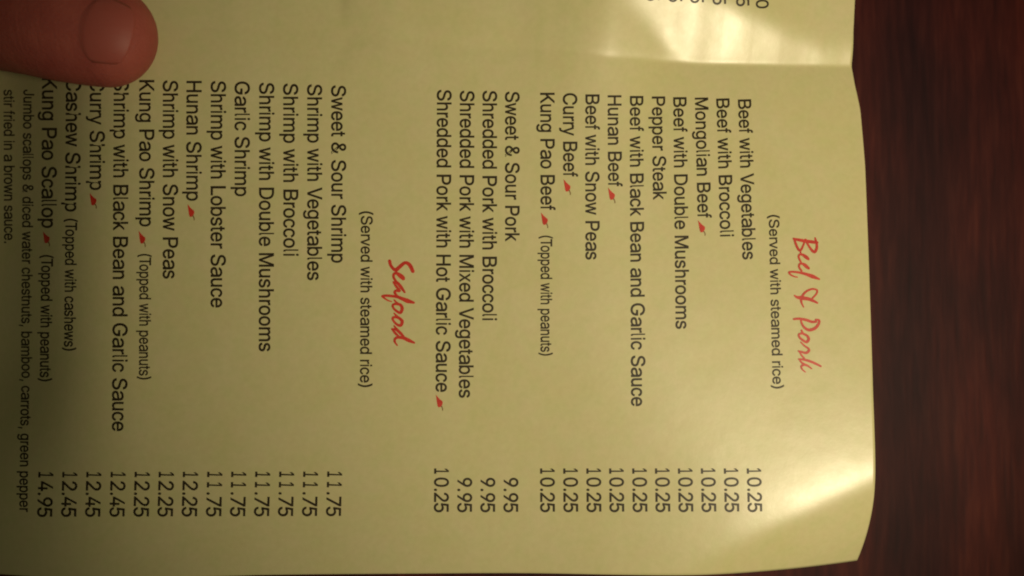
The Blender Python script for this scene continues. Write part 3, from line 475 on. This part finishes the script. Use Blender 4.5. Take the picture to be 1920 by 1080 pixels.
0 556 279 -10,230 -4,186 10,148 34,114 68,87 109,65 159,49 219,40 285,37 358,40 432,49 498,65 557,87 608,115 650,148 683,187 708,230 722,279 728,326 722,370 708,408 683,442 650,469 608,491 557,507 498,516 432,519 358,516 285,507 219,491 159,469 109,442 68,408 34,370 10,327 -4/279 71,310 73,338 85,364 104,385 130,404 164,418 203,429 248,434 300,437 358,434 416,429 468,418 515,404 554,385 587,364 614,338 633,310 645,279 649,246 645,218 633,192 614,171 587,153 554,138 515,127 468,122 416,119 358,122 300,127 248,138 203,153 164,171 130,192 104,218 85,246 73
. 278 138 -6,125 -4,113 1,102 13,93 25,88 41,87 58,88 75,93 90,102 103,113 114,125 120,138 123,152 120,165 114,176 103,184 90,190 75,191 58,190 41,184 25,176 13,165 1,152 -4
, 278 87 -168,119 100,191 100,135 -168
& 667 286 -10,239 -7,196 1,157 17,124 37,96 59,74 87,57 118,47 152,44 188,47 217,53 244,63 267,80 289,98 310,120 331,144 351,172 372,202 394,315 473,325 480,336 488,346 497,355 506,364 518,373 529,379 542,382 556,383 571,380 592,373 612,358 628,340 640,319 647,292 650,275 649,258 645,243 639,230 631,218 621,209 608,203 594,199 580,197 563,199 544,203 529,209 512,220 497,230 480,245 461,260 443,278 423,297 401,645 0,535 0,248 326,173 413,154 437,136 461,123 485,114 509,108 535,105 561,108 592,115 621,129 646,145 669,167 688,193 704,223 715,255 722,291 724,327 722,359 715,389 704,414 688,435 670,452 647,465 623,472 598,475 570,474 549,469 529,462 511,453 492,441 474,426 458,411 443,394 427,374 413,223 306,194 285,173 265,157 245,147 227,139 206,138 185,139 162,145 142,156 123,169 107,187 93,206 80,228 72,254 68,281 65,310 68,339 73,367 83,394 97,419 114,441 134,462 158,480 185,493 213,504 245,511 279,513 316,600 316,597 274,593 236,584 203,572 175,559 151,545 130,530 113,519 99,507 87,489 66,462 42,431 24,397 10,359 -1,322 -7
( 333 68 292,70 344,76 399,87 457,99 513,115 568,136 622,156 673,180 719,206 760,299 760,272 710,249 657,228 604,209 550,194 495,181 442,173 389,167 340,165 292,167 248,172 205,180 162,191 117,206 71,224 23,246 -27,271 -80,299 -135,206 -135,164 -65,129 6,103 78,84 150,73 220
) 333 34 -135,64 -79,89 -25,111 25,128 73,142 120,153 164,161 207,166 250,168 292,166 340,160 389,152 442,139 495,124 550,105 604,84 657,61 710,34 760,128 760,153 719,177 673,199 622,218 568,234 513,248 456,257 399,263 344,265 292,262 220,249 147,229 75,202 4,169 -66,128 -135'''.split('\n'):
    ch, w, body = ln.split(' ', 2)
    vs, fs = [], []
    for comp in body.split('|'):
        loops = [[Vector((*map(float, p.split(' ')), 0)) for p in lp.split(',')] for lp in comp.split('/')]
        base = len(vs)
        for lp in loops: vs += [(p.x, p.y) for p in lp]
        for t in tessellate_polygon(loops): fs.append(tuple(base + k for k in t))
    flat = len(vs)
    for comp in body.split('|'):
        for lp in comp.split('/'):
            v2, f2 = outline_strip([Vector((*map(float, p.split(' ')), 0)) for p in lp.split(',')], WEIGHT, len(vs))
            vs += v2; fs += f2
    GLYPHS[ch] = (int(w), vs, fs, flat)
KERN = {'Ve': -60, 'To': -90, '11': 0}
def print_line(name, text, line):
    verts, faces, lifts, pen = [], [], [], 0.0
    for k, ch in enumerate(text):
        if ch == ' ': pen += 278; continue
        w, vs, fs, flat = GLYPHS[ch]
        b = len(verts)
        lifts += [0.0] * flat + [0.002] * (len(vs) - flat)
        verts += [(pen + vx, vy) for vx, vy in vs]
        faces += [tuple(b + q for q in f) for f in fs]
        pen += w + KERN.get(text[k:k + 2], 0)
    a0 = min(p[0] for p in verts); a1 = max(p[0] for p in verts)
    line = np.array(line); stops = np.linspace(0, 1, len(line)); V = np.array(verts)
    at = (V[:, 0] - a0) / (a1 - a0)
    base = np.stack([np.interp(at, stops, line[:, k]) for k in range(4)], 1)
    P = base[:, :2] + base[:, 2:] * (V[:, 1:2] / 718)
    Z = relief(P[:, 0], P[:, 1]) + LIFT + np.array(lifts)
    return mesh_obj(name, [(P[i, 0], P[i, 1], Z[i]) for i in range(len(P))], up_facing(P, faces), ink, menu)
for kind, text, *line in PRINTED:
    print_line(kind, text, line)

def brush_heading(strokes_, label):
    verts, faces = [], []
    for si, s in enumerate(strokes_):
        lift = LIFT + si * 0.0011
        pts = [np.array(p) for p in s]
        pts = [2 * pts[0] - pts[1]] + pts + [2 * pts[-1] - pts[-2]]
        path = []
        for i in range(1, len(pts) - 2):
            for k in range(6):
                t = k / 6
                p = 0.5 * (2 * pts[i] + (pts[i + 1] - pts[i - 1]) * t + (2 * pts[i - 1] - 5 * pts[i] + 4 * pts[i + 1] - pts[i + 2]) * t * t + (3 * pts[i] - pts[i - 1] - 3 * pts[i + 1] + pts[i + 2]) * t ** 3)
                p[2] = pts[i][2] * (1 - t) + pts[i + 1][2] * t
                path.append(p)
        path.append(pts[-2].copy())
        prev = None
        for i, p in enumerate(path):
            q = path[min(i + 1, len(path) - 1)] - path[max(i - 1, 0)]
            d = q[:2] / (np.hypot(*q[:2]) + 1e-9); nrm = np.array([-d[1], d[0]]); r = p[2] * 0.5 * 1.34
            lift += 0.0003
            A = p[:2] + nrm * r; Bq = p[:2] - nrm * r
            k = len(verts)
            for w in (A, Bq): verts.append((w[0], w[1], float(relief(w[0], w[1])) + lift))
            if prev is not None: faces.append((prev, prev + 1, k + 1, k))
            prev = k
            if i in (0, len(path) - 1):          # rounded ends
                sgn = -1 if i == 0 else 1
                c = len(verts); ring = []
                for a in range(7):
                    th = math.pi * a / 6
                    w = p[:2] + nrm * r * math.cos(th) + d * sgn * r * math.sin(th)
                    verts.append((w[0], w[1], float(relief(w[0], w[1])) + lift + 0.0001))
                faces.append(tuple(range(c, c + 7)))
    o = mesh_obj('section_heading', verts, up_facing(verts, faces), red, menu)
    o['label'] = label
    return o
brush_heading(BEEF_PORK, 'red brush script heading above the beef dishes')
brush_heading(SEAFOOD, 'red brush script heading above the shrimp dishes')

CH_BODY = [(0, 0), (2.2, -2.6), (5.2, -6.2), (9, -9.6), (11.4, -11.3), (12.2, -14.2), (11.3, -17.8), (9.6, -20.6), (7, -22.3), (4.4, -22.2), (3.0, -19.4), (2.2, -15.0), (1.2, -8.0)]
CH_STEM = [(8.4, -20.6), (10.6, -19.2), (12.0, -22.2), (13.0, -25.2), (12.6, -28.4), (11.1, -28.2), (11.3, -25.2), (10.2, -22.6)]
def flat_shape(name, pts, x, y, m, parent, lift, sx=1.0):
    P = [(x + px * 0.107 * sx, y + py * 0.105) for px, py in pts]
    verts = [(a, b, float(relief(a, b)) + lift) for a, b in P]
    f = [tuple(t) for t in tessellate_polygon([[Vector((a, b, 0)) for a, b in P]])]
    return mesh_obj(name, verts, up_facing(verts, f), m, parent)
for x, y, sx in CHILLIES:
    body = flat_shape('chilli_symbol', CH_BODY, x, y, red, menu, LIFT, sx)
    flat_shape('chilli_stem', CH_STEM, x, y, stem_ink, body, LIFT + 0.004, sx)

# ---------------------------------------------------------------- hand
def tube(bm, stations, seg=28, sub=5, up=(0, 0, 1), cap_ends=(1.0, 1.0)):
    """stations: (x, y, z, half width, half height); ends are closed with rounded caps"""
    S = [np.array(s, float) for s in stations]
    ext = [2 * S[0] - S[1]] + S + [2 * S[-1] - S[-2]]
    path = []
    for i in range(1, len(ext) - 2):
        for k in range(sub):
            t = k / sub
            a, b, c, d = ext[i - 1:i + 3]
            path.append(0.5 * (2 * b + (c - a) * t + (2 * a - 5 * b + 4 * c - d) * t * t + (3 * b - a - 3 * c + d) * t ** 3))
    path.append(S[-1])
    def frame(i):
        d = path[min(i + 1, len(path) - 1)][:3] - path[max(i - 1, 0)][:3]
        d = Vector(d).normalized(); side = d.cross(Vector(up)).normalized(); u = side.cross(d).normalized()
        return d, side, u
    full = []
    d, side, u = frame(0)
    for k in range(6):
        a = math.pi / 2 * k / 6
        full.append((Vector(path[0][:3]) - d * path[0][3] * cap_ends[0] * math.cos(a), side, u, path[0][3] * math.sin(a), path[0][4] * math.sin(a)))
    for i, p in enumerate(path):
        d, side, u = frame(i)
        full.append((Vector(p[:3]), side, u, p[3], p[4]))
    d, side, u = frame(len(path) - 1)
    p = path[-1]
    for k in range(1, 7):
        a = math.pi / 2 * k / 6
        full.append((Vector(p[:3]) + d * p[3] * cap_ends[1] * math.sin(a), side, u, p[3] * math.cos(a), p[4] * math.cos(a)))
    rings = []
    for c, side, u, hw, hh in full:
        hw = max(hw, 0.05); hh = max(hh, 0.05)
        ring = []
        for k in range(seg):
            a = 2 * math.pi * k / seg
            ring.append(bm.verts.new((c + side * hw * math.cos(a) + u * hh * math.sin(a)) * MM))
        rings.append(ring)
    for A, Bq in zip(rings, rings[1:]):
        for k in range(seg):
            bm.faces.new((A[k], A[(k + 1) % seg], Bq[(k + 1) % seg], Bq[k]))
    bm.faces.new(list(reversed(rings[0]))); bm.faces.new(rings[-1])
def z_under(x, y): return min(float(relief(x + q, y + w)) for q in range(-12, 13, 3) for w in (-6, 0, 6)) - 0.6
bm = bmesh.new()
THUMB = [(-182, 40, -31, 13, 12.5), (-163, 44, -24, 11.5, 11), (-142, 48, -17.5, 10.2, 9.6), (-120, 50.5, -10.5, 9.6, 8.8), (-102, 49.8, -3.2, 9.7, 8.6),
         (-89, 47.2, 2.6, 9.5, 8.3), (-79, 44.8, 6.0, 9.5, 7.9), (-71.5, 43.2, 6.8, 9.0, 7.0)]
tube(bm, THUMB, cap_ends=(1.0, 0.95))
tube(bm, [(-214, 26, -36, 15, 12), (-192, 38, -33, 15, 12.5), (-174, 42, -24, 12.5, 11)])               # ball of the thumb
PALM = -40.0
for mc, knuckle, pip, dip, tip, r in (
        ((-240, 26), (-172, 36), (-138, 38), (-116, 36), (-101, 34), 8.0),
        ((-242, 15), (-168, 18), (-128, 18), (-103, 17), (-88, 16), 8.2),
        ((-242, 4), (-171, 0), (-134, -1), (-110, -1), (-95, -2), 7.8),
        ((-240, -6), (-178, -18), (-150, -21), (-132, -22), (-120, -23), 6.9)):
    k = r
    tube(bm, [(*mc, PALM, 10, 9), (*knuckle, PALM + 1, r * 1.22, r * 1.1)])
    tube(bm, [(*knuckle, PALM + 1, r * 1.15, r * 1.1), (*pip, z_under(*pip) - r, r, r * 0.98), (*dip, z_under(*dip) - r * 0.97, r * 0.92, r * 0.9),
              (*tip, z_under(*tip) - r * 0.9, r * 0.84, r * 0.76)])
tube(bm, [(-420, 0, -30, 32, 21), (-330, 4, -32, 27, 18), (-275, 8, -35, 23, 15.5), (-238, 10, -37.5, 30, 13.5), (-205, 10, -39, 34, 12), (-182, 10, -40, 34, 9.5)])
# folds of skin beside and behind the nail
nail_c = [(-94.0, 54.3, 10.5, 10.0, 8.4), (-75, 50.3, 7.4, 9.3, 7.0)]
me = bpy.data.meshes.new('hand'); bm.to_mesh(me); bm.free(); me.materials.append(skin)
hand = bpy.data.objects.new('hand', me); C.objects.link(hand)
tag(hand, 'bare hand with its thumb pressed on the menu at the upper left corner', 'hand')
rm = hand.modifiers.new('skin', 'REMESH'); rm.mode = 'VOXEL'; rm.voxel_size = 0.0007; rm.use_smooth_shade = True
sm = hand.modifiers.new('soften', 'SMOOTH'); sm.iterations = 10; sm.factor = 0.6

# nail: a curved plate set into the top of the thumb tip
def nail_point(u, a, lift):
    """u: millimetres ahead of the last thumb station; a: angle across the thumb"""
    p0, p1 = np.array(THUMB[-2], float), np.array(THUMB[-1], float)
    d = Vector(p1[:3] - p0[:3]).normalized(); side = d.cross(Vector((0, 0, 1))).normalized(); up_ = side.cross(d)
    ln = Vector(p1[:3] - p0[:3]).length
    if u <= 0:
        c = p1 + (p1 - p0) * (u / ln); f = 1.0
    else:
        c = p1.copy(); f = math.sqrt(max(0.0, 1 - (u / 9.6) ** 2))
    ctr = Vector(c[:3]) + (d * u if u > 0 else Vector((0, 0, 0)))
    return ctr + side * (c[3] * (0.25 + 0.75 * f) + lift * 0.4) * math.sin(a) + up_ * ((c[4] * f + lift) * math.cos(a))
nv, nf = [], []
ns, na = 24, 20
for i in range(ns + 1):
    for k in range(na + 1):
        t = k / na * 2 - 1
        bow = 1 - math.sqrt(max(0, 1 - 0.97 * t * t))
        u0 = -1.6 + 3.2 * bow; u1 = 7.4 - 2.4 * bow
        u = u0 + (u1 - u0) * i / ns
        edge_drop = 0.34 * abs(t) ** 4 + 0.40 * max(0, 1 - i / 5)
        nv.append(tuple(nail_point(u, math.radians(40 * t + 3), 0.20 - edge_drop)))
nf = [(i * (na + 1) + k, i * (na + 1) + k + 1, (i + 1) * (na + 1) + k + 1, (i + 1) * (na + 1) + k) for i in range(ns) for k in range(na)]
nail = mesh_obj('thumbnail', nv, up_facing(nv, nf), nail_m, hand, True)
so = nail.modifiers.new('thickness', 'SOLIDIFY'); so.thickness = 0.45 * MM; so.offset = -1
